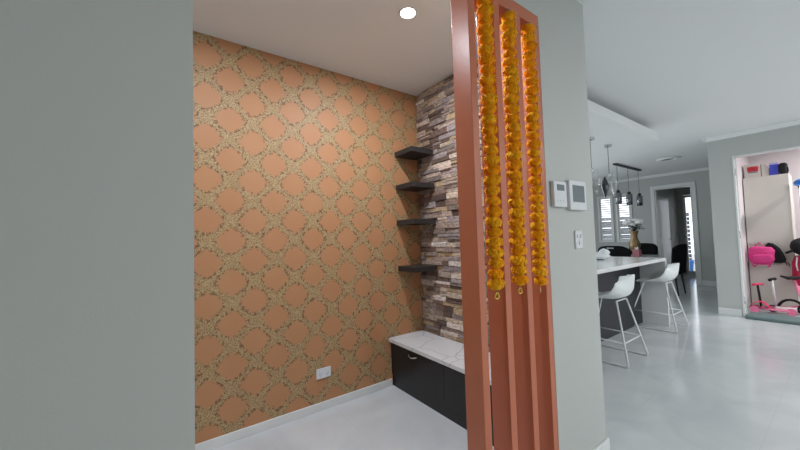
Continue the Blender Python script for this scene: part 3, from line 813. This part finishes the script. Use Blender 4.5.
# pink scooter
sc = thing('toy_scooter', 'small pink toy scooter with hot pink handlebar and black stem', 'scooter', (7.38, .83, 0))
b = MB(); b.box(-.05, .05, -.24, .0, .05, .07, bev=.008); b.tube([(0, .0, .06), (0, .04, .09)], .025, 8); b.build('deck', 'pinkp', sc)
b = MB(); b.tube([(0, .035, .06), (0, .06, .42)], .014, 10); b.build('stem', 'tyre', sc)
b = MB(); b.tube([(-.10, .095, .425), (-.04, .065, .43), (.03, .045, .43), (.09, .02, .415)], [.02, .016, .016, .02], 10); b.build('handlebar', 'hotp', sc)
b = MB(); b.sheet(lambda u, v: (-.06+.12*v, -.05+.2*u, .17-.35*(u-.5)**2), 8, 4, .008); b.build('mudguard', 'hotp', sc)
for (dx, dy) in ((-.07, .10), (.07, .10), (0, -.26)):
    b = MB()
    b.tube([(dx-.014, dy, .05), (dx+.014, dy, .05)], .049, 20); b.build('wheel', 'pinkp', sc)
b = MB(); b.tube([(-.07, .10, .05), (0, .045, .065), (.07, .10, .05)], .008, 8); b.build('axle', 'pinkp', sc)

# white and pink balance bike
tr = thing('toy_tricycle', 'white and pink toy tricycle with black grips, saddle and tyres', 'tricycle', (7.5, .56, 0))
b = MB(); b.tube([(0, .17, .10), (-.02, .19, .50)], .014, 10); b.build('steering_post', 'rod', tr)
b = MB(); b.tube([(-.05, .21, .49), (.0, .19, .50), (.04, .16, .505)], .022, 10); b.build('grip', 'tyre', tr)
b = MB(); b.tube([(-.03, .10, .56), (-.0, .03, .53), (0, -.08, .545)], [.014, .026, .024], 10); b.build('saddle', 'tyre', tr)
b = MB(); b.tube([(-.0, .17, .10), (0, .05, .09), (0, -.10, .15), (0, -.03, .50)], .016, 10); b.build('frame', 'pinkp', tr)
b = MB(); b.box(-.06, .06, -.08, .18, .055, .10, bev=.02, seg=3); b.build('footboard', 'petal_w', tr)
b = MB(); b.tube([(-.0, .02+.13*math.cos(a*PI/10), .055+.155*math.sin(a*PI/10)) for a in range(0, 11)], .018, 10); b.build('fender', 'tyre', tr)
for (dx, dy, R) in ((0, .21, .055), (-.07, -.12, .085), (.07, -.12, .085)):
    b = MB(); b.tube([(dx+.02*math.cos(0), dy+R*.82*math.cos(2*PI*k/20), R+R*.82*math.sin(2*PI*k/20)) for k in range(20)], R*.18, 8, closed=True); wh = b.build('wheel', 'tyre', tr)
    b = MB(); b.tube([(dx+.012, dy, R), (dx+.03, dy, R)], R*.7, 16); b.build('hub', 'pinkp', wh)

# ------------------------------------------------------------ outdoors
st('floor_outside', 'concrete', (12.7, 22, -4, 9, -.15, -.02), (-4, 12, -9, -3.42, -.15, -.02))
fe = thing('garden_fence', 'grey horizontal slat fence outside the shuttered windows', 'fence', (13.5, 5.0, -.02))
b = MB()
for k in range(14): b.box(-.012, .012, -2, 3, .04+k*.13, .145+k*.13)
b.build('slat_panel', 'fence', fe)
for y in (-1.8, 0, 1.8):
    b = MB(); b.box(.013, .08, y-.03, y+.03, 0, 1.85); b.build('post', 'fence', fe)
t = thing('blue_tub', 'blue plastic tub outside the glazed passage door', 'tub', (13.1, 3.05, -.02))
b = MB(); b.lathe([(.15, 0), (.18, .32), (.2, .34), (.2, .37), (.17, .37), (.14, .02), (.001, .02)], 24); b.build('tub_body', 'sky', t)
b = MB(); b.tube([(0, -.2, .35), (0, -.24, .3), (0, -.2, .25)], .012, 8); b.build('handle', 'red', t)

# ------------------------------------------------------------ light from outside
W = bpy.data.worlds.new('world'); S.world = W; W.use_nodes = True
bg = W.node_tree.nodes['Background']; bg.inputs['Color'].default_value = (.88, .93, 1, 1); bg.inputs['Strength'].default_value = 2.3
def portal(x, y, z, sx, sz, rx, rz):
    L = bpy.data.lights.new('window_portal', 'AREA'); L.shape = 'RECTANGLE'; L.size = sx; L.size_y = sz; L.cycles.is_portal = True
    o = bpy.data.objects.new('window_portal', L); COL.objects.link(o); o.location = (x, y, z); o.rotation_euler = (rx, 0, rz)
portal(4.1, -3.42, 1.15, 4.9, 2.25, PI/2, 0)
portal(5.9, 5.22, 1.2, 4.9, 2.2, -PI/2, 0)

# ------------------------------------------------------------ camera
f, yw, pt, rl_ = 325.55, .625414, .040466, -.030875
F = Vector((math.sin(yw)*math.cos(pt), math.cos(yw)*math.cos(pt), math.sin(pt)))
rt = Vector((math.cos(yw), -math.sin(yw), 0)); up = rt.cross(F)
R2 = rt*math.cos(rl_)+up*math.sin(rl_); U2 = -rt*math.sin(rl_)+up*math.cos(rl_)
cd = bpy.data.cameras.new('camera'); cam = bpy.data.objects.new('camera', cd); COL.objects.link(cam)
mw = Matrix(((R2.x, U2.x, -F.x, 0), (R2.y, U2.y, -F.y, 0), (R2.z, U2.z, -F.z, 1.3), (0, 0, 0, 1)))
cam.matrix_world = mw
cd.sensor_width = 36; cd.lens = f/800*36; cd.clip_start = .02
S.camera = cam
S.view_settings.view_transform = 'Standard'; S.view_settings.look = 'None'; S.view_settings.gamma = 1
S.view_settings.use_curve_mapping = False
S.view_settings.exposure = 0
